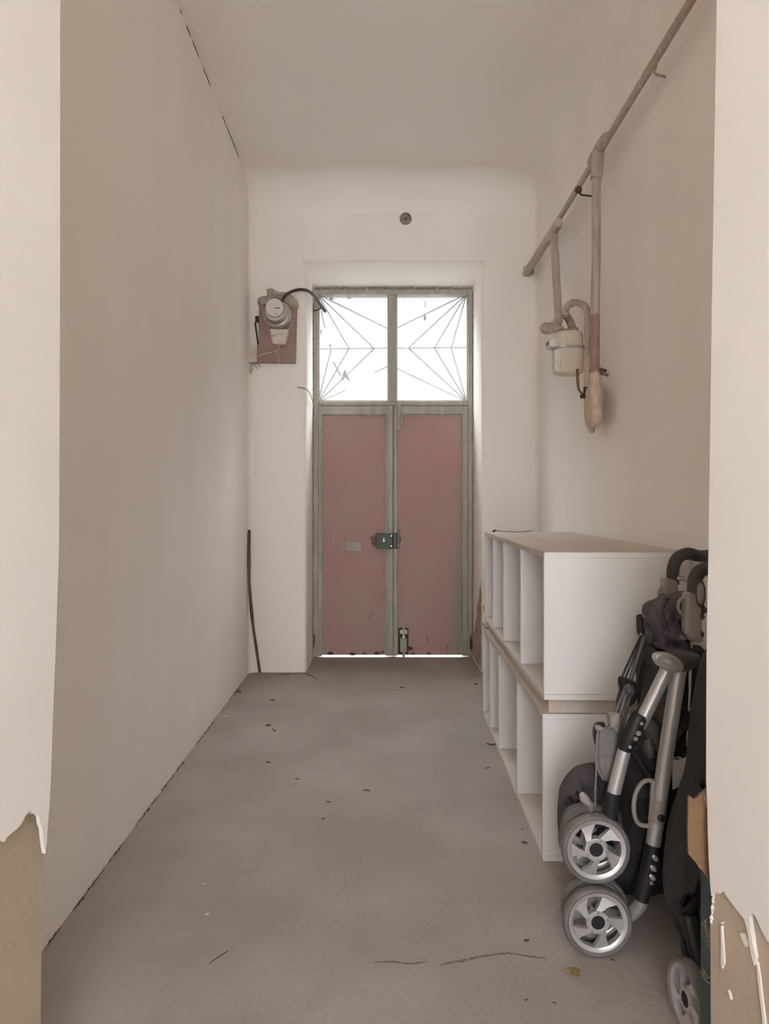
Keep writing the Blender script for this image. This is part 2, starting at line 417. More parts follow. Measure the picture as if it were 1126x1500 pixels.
# cracks as thin ragged ribbons lying on a surface
def ribbon(name, pts, wid, m_, parent, nrm, jit=.3, th=.0015, n=6):
    P = spline(pts, n); mm = MB(); nrm = Vector(nrm).normalized(); L, R = [], []
    for i, p in enumerate(P):
        d = (P[min(i + 1, len(P) - 1)] - P[max(i - 1, 0)]).normalized(); sd = nrm.cross(d)
        ww = wid * random.uniform(1 - jit, 1 + jit) * (min(1, 4 * i / len(P) + .15)) * (min(1, 4 * (len(P) - 1 - i) / len(P) + .15))
        p = p + sd * random.uniform(-jit, jit) * wid
        L.append((p + sd * ww + nrm * th, p + sd * ww)); R.append((p - sd * ww + nrm * th, p - sd * ww))
    l = [(mm.b.verts.new(a), mm.b.verts.new(b)) for a, b in L]; r = [(mm.b.verts.new(a), mm.b.verts.new(b)) for a, b in R]
    for i in range(len(P) - 1):
        mm.face([l[i][0], l[i + 1][0], r[i + 1][0], r[i][0]]); mm.face([l[i][0], l[i][1], l[i + 1][1], l[i + 1][0]]); mm.face([r[i][0], r[i + 1][0], r[i + 1][1], r[i][1]])
    return mm.build(name, m_, parent)
def FL(px, py): return U(px, py, EYE * FPX / (py - HY))
def onL(px, py, e=.0):                       # pixel on the left wall
    k = (px - VX) / FPX; s = (XL1 - XL0) / (YB - 1.42)
    Y = (XL0 - s * 1.42) / (k - s); return U(px, py, Y) + Vector((e, 0, 0))
for a, b in (((263, -4), (266, 6)), ((272, 17), (279, 35)), ((281, 40), (291, 66)), ((297, 82), (308, 111)), ((325, 153), (330, 170)), ((330, 171), (350, 224))):
    p, q = onL(*a), onL(*b); p.z = q.z = CZ - .008
    ribbon('crack', [p, (p + q) / 2 + Vector((0, 0, .002)), q], .004, CRACK, wl, (1, 0, 0))
# ragged dark line where the left wall meets the floor
ys_ = [1.9, 2.1, 2.25, 2.4, 2.62, 2.8, 3.0]
for y0, y1, w_ in ((1.92, 2.0, .004), (2.08, 2.32, .0035), (2.36, 2.5, .005), (2.62, 2.9, .004), (2.95, 3.12, .005), (3.16, 3.3, .006), (3.5, 3.9, .003), (4.3, 4.6, .003)):
    ribbon('joint_gap', [(xl(y) + .002 + random.uniform(0, .006), y, .001) for y in (y0, (2 * y0 + y1) / 3, (y0 + 2 * y1) / 3, y1)], w_ * .7, CRUMB, wl, (0, 0, 1), jit=.9, th=.002)
m = MB()
for i in range(60):
    y = random.uniform(1.9, 4.9); r = random.uniform(.002, .007)
    m.lathe([(0, -r * .3), (r, 0), (r * .7, r * .8), (0, r)], (xl(y) + random.uniform(.0, .012), y, .002), (0, 0, 1), seg=6)
tag(m.build('plaster_crumbs', MORTAR, wl), kind='stuff')
# floor cracks
ribbon('crack', [FL(x, y) for x, y in ((548, 1410), (575, 1409), (600, 1412), (625, 1409))], .0022, CRACKF, floor, (0, 0, 1), jit=.7, n=10)
ribbon('crack', [FL(x, y) for x, y in ((643, 1415), (655, 1411), (680, 1407), (700, 1402), (720, 1399), (745, 1397), (765, 1400), (800, 1404))], .003, CRACKF, floor, (0, 0, 1), jit=.8, n=10)
ribbon('crack', [FL(x, y) for x, y in ((540, 1010), (570, 1010), (598, 1012))], .0025, CRACKF, floor, (0, 0, 1), jit=.5)
ribbon('crack', [FL(x, y) for x, y in ((306, 1412), (320, 1402), (334, 1393))], .0014, CRUMB, floor, (0, 0, 1), jit=.2)
ribbon('crack', [FL(x, y) for x, y in ((405, 987), (420, 988), (440, 986), (455, 990), (466, 996))], .005, CRACK, floor, (0, 0, 1), jit=.5)
# damp, broken plaster low on the right side of the recess
m = MB(); m.prism([U(x, y, 4.997) for x, y in ((712, 850), (709, 862), (711, 880), (706, 892), (712, 900), (715, 925), (709, 950), (707, 985), (730, 985), (727, 950), (731, 915), (724, 880), (726, 862), (719, 852))], (0, .01, 0))
m.build('damp_patch', STAIN, wb)
m = MB(); m.prism([(JR - .003, y, z) for y, z in ((5.015, .02), (5.46, .02), (5.46, .12), (5.40, .22), (5.36, .20), (5.30, .34), (5.25, .33), (5.20, .50), (5.14, .47), (5.08, .63), (5.03, .60), (5.015, .66))], (.01, 0, 0))
m.build('damp_patch', STAIN, wb)

# ================================================================== DOOR
trim = empty('trim_1', (0, YD, 0), 'grey-green painted steel frame around both door leaves and transom', 'door frame', kind='structure')
m = MB()
m.pbox(459, 424, 466, 962.5, 5.46, 5.56); m.pbox(685.5, 424, 692, 962.5, 5.46, 5.56); m.pbox(466, 424, 685.5, 431, 5.46, 5.56)
m.pbox(466, 588, 685.5, 594, 5.47, 5.55)
m.build('steel_frame', GREY, trim, bevel=.004)
m = MB()
m.pbox(569, 431, 580, 588, 5.465, 5.55); m.build('mullion', GREY, trim, bevel=.004)
m = MB()                                      # crumbling mortar along the frame
for i in range(150):
    side = i % 3
    if side == 0: c = U(random.uniform(690.5, 693), random.uniform(440, 700) if random.random() < .6 else random.uniform(700, 958), 5.47)
    elif side == 1: c = U(random.uniform(458, 460.5), random.uniform(430, 960), 5.47)
    else: c = U(random.uniform(462, 690), random.uniform(421, 425), 5.47)
    r = random.uniform(.006, .016)
    m.lathe([(0, -r), (r * .8, -r * .4), (r, .2 * r), (0, r)], c, (random.uniform(-1, 1), random.uniform(-1, 1), random.uniform(-1, 1) + .01), seg=6)
tag(m.build('mortar_bead', MORTAR, trim), kind='stuff')

d1 = empty('door_1', U(465, 962, 5.49), 'left door leaf with pink sheet, dark lock and grey plate', 'door', kind='structure')
d2 = empty('door_2', U(688, 962, 5.49), 'right door leaf with pink sheet and sliding bolts', 'door', kind='structure')
YS, YP = 5.475, 5.500
m = MB(); m.pbox(471, 606.5, 565.5, 959.5, YP, YP + .012); m.build('pink_panel', PINK, d1)
m = MB(); m.pbox(582, 606.5, 677.5, 959.5, YP, YP + .012); m.build('pink_panel', PINK2, d2)
m = MB(); m.pbox(462.5, 594.5, 471.5, 961, YS, 5.53); m.pbox(565, 594.5, 568.5, 961, YS, 5.53); m.pbox(568.5, 594.5, 575, 961, YS - .012, 5.53); m.pbox(574, 594.5, 578, 961, 5.532, 5.536)
m.pbox(471.5, 594.5, 565, 607, YS, 5.53); m.build('leaf_frame', GREY, d1, bevel=.003)
m = MB(); m.pbox(576, 594.5, 582, 961, YS, 5.53); m.pbox(677, 594.5, 685, 961, YS, 5.53); m.pbox(582, 594.5, 677, 606.5, YS, 5.53)
m.build('leaf_frame', GREY, d2, bevel=.003)
for d, xs in ((d1, (472.5, 563.8)), (d2, (583.3, 675.8))):     # glazing beads around the sheet
    m = MB(); m.pbox(xs[0] - .8, 608, xs[0] + .8, 959, YP - .01, YP); m.pbox(xs[1] - .8, 608, xs[1] + .8, 959, YP - .01, YP); m.pbox(xs[0], 607, xs[1], 608.8, YP - .01, YP)
    m.build('bead', GREY, d, bevel=.001)
m = MB(); m.pbox(550, 782, 575, 803.5, 5.425, 5.47)
lk = m.build('lock', LOCK, d1, bevel=.004); tag(lk, 'dark green rim lock')
m = MB(); m.lathe([(.012, 0), (.012, .005), (.008, .008), (0, .008)], U(562, 792, 5.425), (0, -1, 0), seg=16, sx=.8)
m.prism([U(560.4, 793.6, 5.416), U(563.6, 793.6, 5.416), U(562.5, 787.6, 5.416), U(561.5, 787.6, 5.416)], (0, .006, 0))
m.build('keyhole', STEEL, lk, smooth=30)
m = MB()
for i in range(2):
    m = MB(); m.lathe([(.004, 0), (.003, .003), (0, .003)], U(573, 785 + i * 15, 5.425), (0, -1, 0), seg=8); m.build('screw', CHROME, lk)
m = MB(); m.pbox(575.3, 781, 582, 804, 5.42, 5.47); m.build('strike_box', LOCK, d2, bevel=.004)
m = MB(); m.prism([U(x, y, YP - .0012) for x, y in ((542, 785), (545, 787), (547, 784), (551, 785), (551, 801), (548, 799), (547, 802), (545, 797), (543, 796), (544, 791), (541, 789))], (0, .002, 0)); m.build('rust_stain', RUSTP, d1)
m = MB(); m.prism([U(x, y, YP - .0012) for x, y in ((582, 772), (584, 776), (587, 774), (585, 782), (588, 790), (585, 797), (586, 803), (582, 806))], (0, .002, 0)); m.build('rust_stain', RUSTP, d2)
m = MB(); m.pbox(506, 793, 529, 808, 5.488, 5.50); m.build('cover_plate', GREY, d1, bevel=.003)
m = MB(); m.pbox(583, 920, 598, 958, 5.488, 5.50); bt = m.build('bolt_plate', RUST, d2, bevel=.002)
m = MB(); m.pbox(586, 935, 596, 955.5, 5.462, 5.488); m.build('bolt_guide', GREY, bt, bevel=.004)
m = MB(); m.pbox(585.5, 923, 596.5, 929, 5.468, 5.488); m.build('bolt_guide', STEEL, bt, bevel=.003)
m = MB(); m.tube([U(591, 919, 5.476), U(591, 962, 5.476)], .011); m.tube([U(591, 933, 5.476), U(591, 933, 5.44)], .008); m.build('bolt_rod', STEEL, bt, smooth=40)
m = MB(); m.pbox(578.5, 598, 589.5, 622, 5.462, 5.475); m.pbox(580, 602, 588, 605, 5.45, 5.462); m.pbox(580, 614, 588, 617, 5.45, 5.462)
bt = m.build('bolt_plate', GREY, d2, bevel=.002)
m = MB(); m.tube([U(584, 588, 5.453), U(584, 630, 5.453)], .013); m.build('bolt_rod', GREY, bt, smooth=40)
for d, spots in ((d1, ((484, 957, 5), (516, 958, 5), (534, 957, 4), (552, 957, 5), (560, 955, 4))), (d2, ((599, 950, 7), (605, 957, 4), (628, 957, 3.5)))):
    for x, y, r in spots:
        m = MB(); m.puff([(x - r, y + 1), (x - r * .4, y - r * .5), (x + r * .5, y - r * .4), (x + r, y + 1), (x, y + 2.5)], YP - .001, .002, rings=3, smooth=3); m.build('rust_spot', RUSTP if r < 4.5 else RUST, d)
m = MB(); m.puff([(688, 932), (690, 925), (692, 945), (690, 956), (688, 952), (687, 942)], 5.462, .004, rings=3); m.build('rust_spot', RUST, trim)
m = MB(); m.puff([(459, 930), (461, 925), (461.5, 938), (460.5, 948), (459, 950)], 5.462, .004, rings=3); m.build('rust_spot', RUST, trim)
# scratches showing bare paint
for d, ss in ((d1, (((489, 774), (488, 802)), ((539, 905), (547, 896)))), (d2, (((600, 785), (606, 785)), ((625, 930), (627, 945)), ((655, 945), (656, 957))))):
    for a, b in ss:
        m = MB(); m.tube([U(*a, YP - .0005), U(*b, YP - .0005)], [.005, .002], seg=6, flat=.25, ref=(1, 0, 0)); m.build('scratch', MORTAR if a[0] == 489 else RUSTP, d)

# transom lights
def transom(name, x0, x1, rods, label):
    r_ = empty(name, U((x0 + x1) / 2, 588, 5.5), label, 'window', kind='structure')
    m = MB(); m.pbox(x0, 431, x0 + 1.7, 588, 5.485, 5.515); m.pbox(x1 - 1.7, 431, x1, 588, 5.485, 5.515); m.pbox(x0, 431, x1, 432.6, 5.485, 5.515); m.pbox(x0, 586.5, x1, 588, 5.485, 5.515)
    m.build('glazing_bead', GREY, r_)
    m = MB(); m.pbox(x0, 431, x1, 588, 5.512, 5.516); m.build('pane', GLASS, r_)
    m = MB()
    for a, b in rods: m.tube([U(*a, 5.535), U(*b, 5.535)], .005, seg=6)
    m.build('grille', BAR, r_)
    return r_
TL, BL, TR, BR = (465, 431), (466, 589), (683, 431), (683, 588)
w1 = transom('window_1', 466, 569, [(TL, (569, 482)), (TL, (548, 510.5)), ((548, 510.5), BL), (TL, (511, 510.5)), ((511, 510.5), BL), (TL, (476, 480)), ((485, 510.5), BL), ((466, 511), (569, 510)), (BL, (508, 571)), ((548, 546), (569, 536))],
             'left transom window with fan pattern bars above the left leaf')
w2 = transom('window_2', 580, 685.5, [(TR, (580, 481)), (TR, (598, 509.7)), ((598, 509.7), BR), (TR, (636, 509.7)), ((636, 509.7), BR), (TR, (660.6, 509.7)), ((660.6, 509.7), BR), ((580, 510), (686, 509)), ((580, 539), BR)],
             'right transom window with fan pattern bars above the right leaf')
def scrap(win, *polys):
    for p in polys:
        m = MB(); m.prism([U(x, y, 5.508) for x, y in p], (0, .003, 0)); m.build('paper_scrap', STEEL, win)
scrap(w1, [(499, 556), (503, 545), (506, 541), (508, 549), (514, 560), (505, 553), (502, 558)], [(487, 530), (489, 530), (500, 551), (498, 551)], [(508, 435), (513, 434), (515, 436.5), (510, 438)],
      [(482, 437), (486, 434), (489, 438), (485, 440)], [(469, 481), (471, 485), (471, 491), (469, 487)], [(482, 505), (484, 504), (485, 508), (483, 509)])
scrap(w2, [(621, 459), (623, 460), (624, 467), (622, 470), (620, 466)], [(622, 441), (623, 441), (623, 451), (622, 451)])

# ================================================================== ON THE BACK WALL
em = empty('electric_meter', U(404, 531, 4.97), 'old round electricity meter on a pink board left of the door', 'electricity meter')
m = MB(); m.prism([U(x, y, 4.965) for x, y in ((379, 440), (434.5, 449), (432.5, 531.5), (378, 531))], (0, .035, 0)); m.build('backboard', PINKB, em, bevel=.004)
m = MB(); c = U(406.5, 462, 4.965)
m.lathe([(.100, 0), (.100, .03), (.092, .04)], c, (0, -1, 0), 40); hs = m.build('housing', EMETER, em, smooth=35)
m = MB(); m.lathe([(.094, .03), (.094, .05), (.086, .055)], c, (0, -1, 0), 40); m.lathe([(.088, .05), (.078, .09), (.070, .098)], c + Vector((-.003, 0, .006)), (0, -1, 0), 40)
m.build('glass_rim', STEEL, em, smooth=35)
m = MB(); cd = U(405.5, 456.5, 4.965) ; m.lathe([(.066, .095), (.066, .104), (.062, .107), (0, .107)], cd, (0, -1, 0), 40); dl = m.build('dial', DIALW, em, smooth=35)
yy = 4.965 - .1075
m = MB(); m.prism([U(x, y, yy) for x, y in ((402, 450.6), (407.6, 450.6), (407.6, 449.7), (410, 451.2), (407.6, 452.7), (407.6, 451.8), (402, 451.8))], (0, .002, 0)); m.build('dial_arrow', BLACK, dl)
m = MB(); m.pbox(402, 459, 408, 460, yy - .001, yy + .002); m.build('dial_line', MGREY, dl)
m = MB(); m.lathe([(.0655, .1045), (.0685, .1055), (.0685, .1), (.0655, .1)], cd, (0, -1, 0), 40); m.build('dial_ring', DGREY, dl, smooth=40)
m = MB(); m.prism([U(x, y, 4.90) for x, y in ((394.5, 481), (423, 482), (420, 494), (417, 504), (399, 504), (396, 492))], (0, .065, 0)); tcv = m.build('terminal_cover', EMETER, em, bevel=.008)
m = MB(); m.lathe([(.008, 0), (.006, .006), (0, .007)], U(400, 491, 4.90), (0, -1, 0), 12); m.build('seal_screw', STEEL, tcv, smooth=40)
m = MB(); m.pbox(403, 488, 416, 489.5, 4.896, 4.9); m.build('rating_line', STEEL, tcv)
m = MB(); m.lathe([(.009, 0), (.006, .012), (0, .012)], U(407.5, 505, 4.92), (0, 0, -1), 12); m.build('seal_screw', STEEL, tcv, smooth=40)
m = MB(); m.tube(spline([U(x, y, 4.955) for x, y in ((410, 506), (408, 512), (402, 515.5), (390, 518), (379, 521))]), .0045, 8); m.tube(spline([U(x, y, 4.955) for x, y in ((402, 515), (407, 520), (408.5, 533))]), .0035, 8)
m.build('tail_wire', EMETER, em, smooth=50)
m = MB()
m.puff([(390, 424), (397, 422), (408, 427), (418, 428), (427, 432), (436, 441), (437, 452), (428, 452), (420, 446), (412, 440), (400, 441), (390, 446), (384, 452), (378, 447), (377, 438), (383, 434), (391, 433)], 4.985, .03, rings=7, fold=1.2, ff=5, smooth=3)
m.puff([(424, 462), (428, 470), (427, 480), (422, 486), (420, 480), (424, 472)], 4.96, .02, rings=5, fold=1, ff=4)
tag(m.build('cement_patch', MORTAR, wb, smooth=50))
m = MB(); m.tube(spline([U(411, 447, 4.93), U(416, 435, 4.94), U(424, 428.5, 4.93), U(436, 424.5, 4.93), U(448, 425, 4.96), U(457, 430.5, 5.06), U(464, 439, 5.2), U(476, 456, 5.40)]), [.010, .0125], 12)
m.tube([U(472, 449, 5.33), U(466, 454, 5.36), U(459.5, 455, 5.45)], .006, 8)
tag(m.build('cable', CABLE, smooth=60), 'thick black cable arching from the electricity meter to the transom', 'cable')
cd_ = empty('cable_duct', U(370, 533, 4.98), 'narrow vertical wall coloured duct beside the electricity meter board', 'cable duct')
m = MB(); m.prism([U(x, y, 4.955) for x, y in ((363.5, 506), (376, 505), (376, 530), (362.5, 531))], (0, .05, 0)); m.build('lower_box', EMETER, cd_, bevel=.004)
m = MB(); m.tube(spline([U(x, y, 4.965) for x, y in ((376, 467), (374, 475), (376, 490), (378, 505))]), .006, 8); m.puff([(373, 464), (378, 463), (380, 474), (375, 470)], 4.97, .02, rings=4); m.build('wire_entry', CABLE, cd_, smooth=50)
m = MB()
for a in (((366, 532), (367, 540), (365, 546)), ((369, 531), (370, 538), (367, 548)), ((372, 531), (374, 536), (376, 540)), ((364, 531), (361, 535), (364, 541)), ((377, 527), (379, 533), (381, 538))):
    m = MB(); m.tube(spline([U(x, y, 4.975) for x, y in a]), .004, 6); m.build('frayed_wire', MORTAR, cd_, smooth=50)
m = MB(); m.puff([(362, 529), (372, 528), (381, 527), (380, 533), (370, 534), (363, 534)], 4.98, .018, rings=4, fold=1, ff=3)
m.build('frayed_wire', MORTAR, cd_, smooth=50)
m = MB(); m.tube(spline([U(x, y, Y) for x, y, Y in ((436, 567, 4.985), (446, 569, 4.98), (453, 575, 5.0), (457, 586, 5.2), (459.5, 596, 5.44), (460, 604, 5.46))]), .004, 8)
tag(m.build('loose_wire', MORTAR, smooth=60), 'thin loose wire curling beside the lower corner of the left transom', 'wire')
m = MB(); m.lathe([(.045, 0), (.043, .012), (.034, .018), (.030, .010), (.012, .010), (.010, .028), (0, .03)], U(594, 320.5, 5.0), (0, -1, 0), 20); m.lathe([(.014, 0), (.012, .012), (0, .014)], U(588, 322, 5.0), (0, -1, 0), 10)
tag(m.build('wall_plug', PLUG, smooth=40), 'small round grey cable outlet high on the wall above the door', 'cable outlet')
m = MB(); P = spline([U(362, 776, 4.93), U(363, 810, 4.92), U(366, 870, 4.93), U(371, 920, 4.94), U(376, 955, 4.94), U(380.5, 985, 4.94)], 10)
for i, p in enumerate(P): p.x = max(p.x, xl(p.y) + .013); 
m.tube(P, [(.006 if i == 0 else .0115 + .003 * noise.noise(p * 9)) for i, p in enumerate(P)], 10)
tag(m.build('wooden_stick', WOOD, smooth=60), 'thin curved brown stick leaning in the corner left of the door', 'stick')

# ================================================================== GAS PIPE AND METER
gp = empty('gas_pipe', (1.0, 3.2, 2.87), 'painted gas pipework running high along the wall and dropping to the meter', 'gas pipe')
PA, PB = U(1032, -32, 2.14), U(776, 391, 4.85)
def on_pipe(t): return PA + (PB - PA) * t
m = MB(); m.tube([U(1075, -103, 1.9), PA, on_pipe(.5), PB], .0155, 16); mp_ = m.build('main_pipe', PIPE, gp, smooth=50)
m = MB(); m.tube([U(806, 345, 4.2), U(776, 391, 4.85), U(770.5, 400, 4.99)], [.028, .026, .026], 16)
m.build('pipe_sleeve', PIPE, gp, smooth=50)
m = MB(); m.puff([(766, 392), (775, 386), (781, 392), (782, 400), (776, 404), (768, 404)], 4.98, .03, rings=5, fold=1.2, ff=4); m.build('mortar_collar', MORTAR, gp, smooth=50)
def collar(name, p, q, r, m_=PIPE):
    m = MB(); d = Vector(q) - Vector(p); n = 6
    m.tube([Vector(p) + d * i / n for i in range(n + 1)], [r * .86, r * .98, r, r, r, r * .98, r * .86], 16); return m.build(name, m_, gp, smooth=50)
YL = 3.21
collar('tee', U(888, 200, 3.1), U(866, 238, 3.32), .026)
m = MB(); m.tube([U(876, 222, YL), U(873, 262, YL)], [.030, .027], 16); m.tube([U(873, 222, YL), U(873, 380, YL), U(871, 463, YL)], .0205, 16)
m.build('drop_pipe', PIPE, gp, smooth=50)
m = MB(); m.tube([U(871.2, 461, YL), U(871, 545, YL)], .0212, 16); tag(m.build('drop_pipe', PIPEB, gp, smooth=50), 'bare brown lower stretch of pipe')
m = MB(); m.tube(spline([U(871, 540, YL), U(872, 570, YL), U(873, 600, YL + .01), U(873, 614, YL + .03), U(873, 624, YL + .06)], 8), [.022, .026, .028] if False else [.023 + .006 * min(1, i / 20) - (.016 * max(0, (i - 26) / 6)) for i in range(33)], 14)
m.tube(spline([U(861, 575, 3.47), U(862, 600, 3.45), U(864, 618, 3.45), U(867, 634, 3.46)], 8), [.021 + .004 * i / 24 - .016 * max(0, (i - 17) / 7) for i in range(25)], 14)
m.puff([(862, 562), (874, 560), (878, 585), (876, 612), (868, 626), (862, 600)], 3.34, .10, rings=6)
for v in m.b.verts: v.co += Vector((noise.noise(v.co * 30), noise.noise(v.co * 30 + Vector((5, 0, 0))), 0)) * .006
m.build('plastered_end', PIPEP, gp, smooth=60)
collar('tee', U(818, 326, 3.86), U(805, 348, 4.1), .027)
YSh = 3.98
m = MB(); m.tube([U(811, 338, YSh), U(815, 420, YSh - .02), U(818, 466, YSh - .04)], [.023, .0225, .0225], 16); m.build('drop_pipe', PIPE, gp, smooth=50)
m = MB(); m.tube(spline([U(818, 462, 3.93), U(816, 474, 3.92), U(807, 480, 3.88), U(799, 481, 3.86)], 6), [.024, .034], 16); m.lathe([(0, -.034), (.024, -.024), (.034, 0), (.024, .024), (0, .034)], U(799.5, 481, 3.86), (1, 0, 0), 16)
m.tube(spline([U(803, 483, 3.86), U(812, 482, 3.80), U(822, 484, 3.74), U(826, 492, 3.72)], 6), .022, 14)
m.build('elbow', PIPE, gp, smooth=60)
Ym = 3.70
m = MB(); m.tube(spline([U(838, 480, Ym), U(834, 470, Ym), U(829, 462, Ym - .02)], 6), [.020, .0215], 14); tag(m.build('swan_neck', PIPEB, gp, smooth=60), 'bare brown union pipe')
m = MB(); m.tube(spline([U(828, 463, Ym - .02), U(828, 455, Ym - .04), U(832, 447, Ym - .07), U(840, 443.5, Ym - .1), U(848, 444, Ym - .14), U(857, 450, Ym - .18), U(860.5, 462, Ym - .2), U(861, 490, 3.5), U(861.5, 525, 3.49)], 8), .0185, 16)
m.lathe([(.021, -.006), (.022, 0), (.021, .006)], U(827.8, 460, Ym - .03), (0, 0, 1), 16); m.lathe([(.021, -.006), (.022, 0), (.021, .006)], U(838, 444, Ym - .09), (1, -.3, 0), 16)
m.build('bend_pipe', PIPE, gp, smooth=60)
m = MB(); m.tube([U(861.5, 522, 3.49), U(861, 577, 3.47)], [.0195, .0205], 14)
for v in m.b.verts: v.co += Vector((noise.noise(v.co * 40), noise.noise(v.co * 40 + Vector((5, 0, 0))), 0)) * .004
m.build('flaking_pipe', PIPEP, gp, smooth=50)
m = MB(); m.tube(spline([U(845.5, 541, 3.52), U(846, 560, 3.50), U(848, 571, 3.49), U(853, 577, 3.46)], 6), [.0085, .006], 8); lv = m.build('valve_lever', REDW, gp, smooth=50)
m = MB(); m.tube([U(850, 581, 3.46), U(860, 579, 3.46)], .011, 10); m.tube([U(857, 572, 3.455), U(858, 590, 3.455)], [.012, .006], 10); m.tube([U(861, 567, 3.47), U(861, 574, 3.47)], .024, 8); m.build('valve', CABLE, gp, smooth=40)
def bracket(px, py, Y, mm_):
    c = U(px, py, Y); m = MB(); xw = xr(Y) + .02
    m.tube([c + Vector((.0, .0, -.010)), c + Vector((.018, .01, -.022)), Vector((xw, Y + .03, c.z - .024))], .0048, 8)
    m.lathe([(.0165, -.008), (.0185, 0), (.0165, .008)], c, (PB - PA), 14)
    m.build('bracket', mm_, gp, smooth=40)
bracket(847, 278, 3.46, RUST); bracket(955, 98, 2.585, PIPE)
m = MB(); c = U(871, 543, YL); m.tube([c + Vector((0, .015, 0)), Vector((xr(YL) + .01, YL + .12, c.z))], .008, 8); m.lathe([(.024, -.010), (.025, 0), (.024, .010)], c, (0, 0, 1), 14); m.build('bracket', PIPEB, gp, smooth=40)
m = MB(); m.tube([c + Vector((.018, -.012, .003)), c + Vector((.05, -.015, -.004))], [.010, .007], 8); m.build('bracket_screw', RUST, gp, smooth=40)

gm = empty('gas_meter', U(831, 549, Ym), 'cream gas meter hanging under the pipe bends on the right wall', 'gas meter')
c = U(832, 549, Ym); rr = .077
def super_lathe(m, prof_, c, n=40, p=3.2, sy=.85):
    rings = []
    for r, h in prof_:
        rings.append([m.b.verts.new(c + Vector((math.copysign(abs(math.cos(t)) ** (2 / p), math.cos(t)) * r, math.copysign(abs(math.sin(t)) ** (2 / p), math.sin(t)) * r * sy, h))) for t in [2 * math.pi * k / n for k in range(n)]])
    for a, b in zip(rings, rings[1:]):
        for k in range(n): m.face([a[k], a[(k + 1) % n], b[(k + 1) % n], b[k]])
    m.face(rings[0]); m.face(rings[-1])
zs = (549 - 511) / FPX * Ym
m = MB(); super_lathe(m, [(rr * .82, 0), (rr * .92, .006), (rr * .95, .02), (rr, zs - .01), (rr, zs)], c); m.build('case', METER, gm, smooth=50)
m = MB(); super_lathe(m, [(rr, zs), (rr * .97, zs + .02), (rr * .95, zs + .065), (rr * .85, zs + .085), (rr * .6, zs + .092)], c); m.build('top_cover', METER, gm, smooth=50)
m = MB(); super_lathe(m, [(rr * 1.0, zs - .007), (rr * 1.07, zs - .005), (rr * 1.07, zs + .005), (rr * 1.0, zs + .007)], c); m.build('seam_band', STEEL, gm, smooth=50)
m = MB(); m.box((c.x - rr - .006, Ym - .045, c.z + .012), (c.x - rr + .02, Ym + .03, c.z + zs - .012))
m.prism([c + Vector((-rr - .004, -.03, .01)), c + Vector((-rr + .018, -.068, .004)), c + Vector((-rr + .022, -.068, zs - .012)), c + Vector((-rr - .004, -.03, zs - .012))], (.01, .03, 0))
m.build('front_plate', CHALK, gm, bevel=.004)
m = MB(); m.box((c.x - rr - .035, Ym - .04, c.z + zs + .0), (c.x - rr + .012, Ym + .035, c.z + zs + .05)); cb = m.build('counter', CHALK, gm, bevel=.008)
m = MB(); m.box((c.x - rr - .037, Ym - .028, c.z + zs + .016), (c.x - rr - .034, Ym + .022, c.z + zs + .034)); m.build('counter_window', DGREY, cb)
m = MB(); m.tube(spline([c + Vector((-rr - .03, -.03, zs + .03)), c + Vector((-rr - .055, -.04, zs + .02)), c + Vector((-rr - .05, -.04, zs - .005))]), .0018, 6); m.build('seal_wire', STEEL, gm)
m = MB(); cn = U(838, 481, Ym); m.lathe([(.018, -.022), (.032, -.02), (.032, 0), (.024, .004)], cn, (0, 0, 1), 6); m.lathe([(.018, -.022), (.030, -.02), (.030, 0), (.022, .004)], U(822, 484, Ym), (0, 0, 1), 6); m.build('union_nut', PIPEB, gm, smooth=20)

# ================================================================== SHELF UNITS
def shelf(name, origin, yaw, stops, D, H, label, T=.018):
    r_ = empty(name, origin, label, 'shelf unit', 'stacked white cube shelves'); r_.rotation_euler = (0, 0, yaw)
    L = stops[-1]
    m = MB(); m.box((0, 0, H - T), (D, L, H))
    for f in m.b.faces:
        if f.calc_center_median().z > H - 1e-4 or f.calc_center_median().x < 1e-4: f.material_index = 1
    local(m.build('top_board', [WHITE, CHIP]), r_)
    m = MB(); m.box((0, 0, 0), (D, L, T))
    for f in m.b.faces:
        if f.calc_center_median().z > T - 1e-4 or f.calc_center_median().x < 1e-4: f.material_index = 1
    local(m.build('bottom_board', [WHITE, CHIPL]), r_)
    m = MB(); m.box((D - .006, T * .5, T), (D, L - T * .5, H - T)); local(m.build('back_panel', WHITE), r_)
    for i, s_ in enumerate(stops):
        y0 = 0 if i == 0 else (L - T if i == len(stops) - 1 else s_ - T / 2)
        m = MB(); m.box((.0006 if i else 0, y0, T + .0005), (D - .006, y0 + T, H - T - .0005)); local(m.build('side_panel' if i in (0, len(stops) - 1) else 'divider', WHITE, bevel=.0012), r_)
    return r_
yaw = -math.radians(1.1)
lo = shelf('cube_shelf', (.553, 2.375, 0), yaw, [0, .515, 1.04, 1.36, 1.66], .49, .512, 'lower white cube shelf unit standing on the floor by the stroller')
# spacer batten between the two units
m = MB(); m.box((0, 0, 0), (.455, 1.55, .055)); sp = m.build('board_spacer', CHIP); sp.location = (.577, 2.39, .5122); sp.rotation_euler = (0, 0, yaw)
tag(sp, 'pinkish board lying between the two white shelf units', 'board')
up = shelf('cube_shelf', (.552, 2.352, .5674), yaw, [0, .455, .91, 1.26, 1.60], .50, .508, 'upper white cube shelf unit stacked on the lower one')
m = MB(); pts = [(722, 778), (735, 779.3), (748, 780), (757, 780.4), (768, 779.6), (779, 778.5)]
P = spline([U(x, y - 1, 3.92) for x, y in pts], 6)
m.tube(P, [.003 + .004 * abs(noise.noise(p * 25)) for p in P], 8, flat=.6); m.puff([(721, 777.5), (725, 775.5), (726, 778), (722, 780)], 3.92, .01, rings=3)
ch = m.build('torn_edge', CRACK, up, smooth=50)
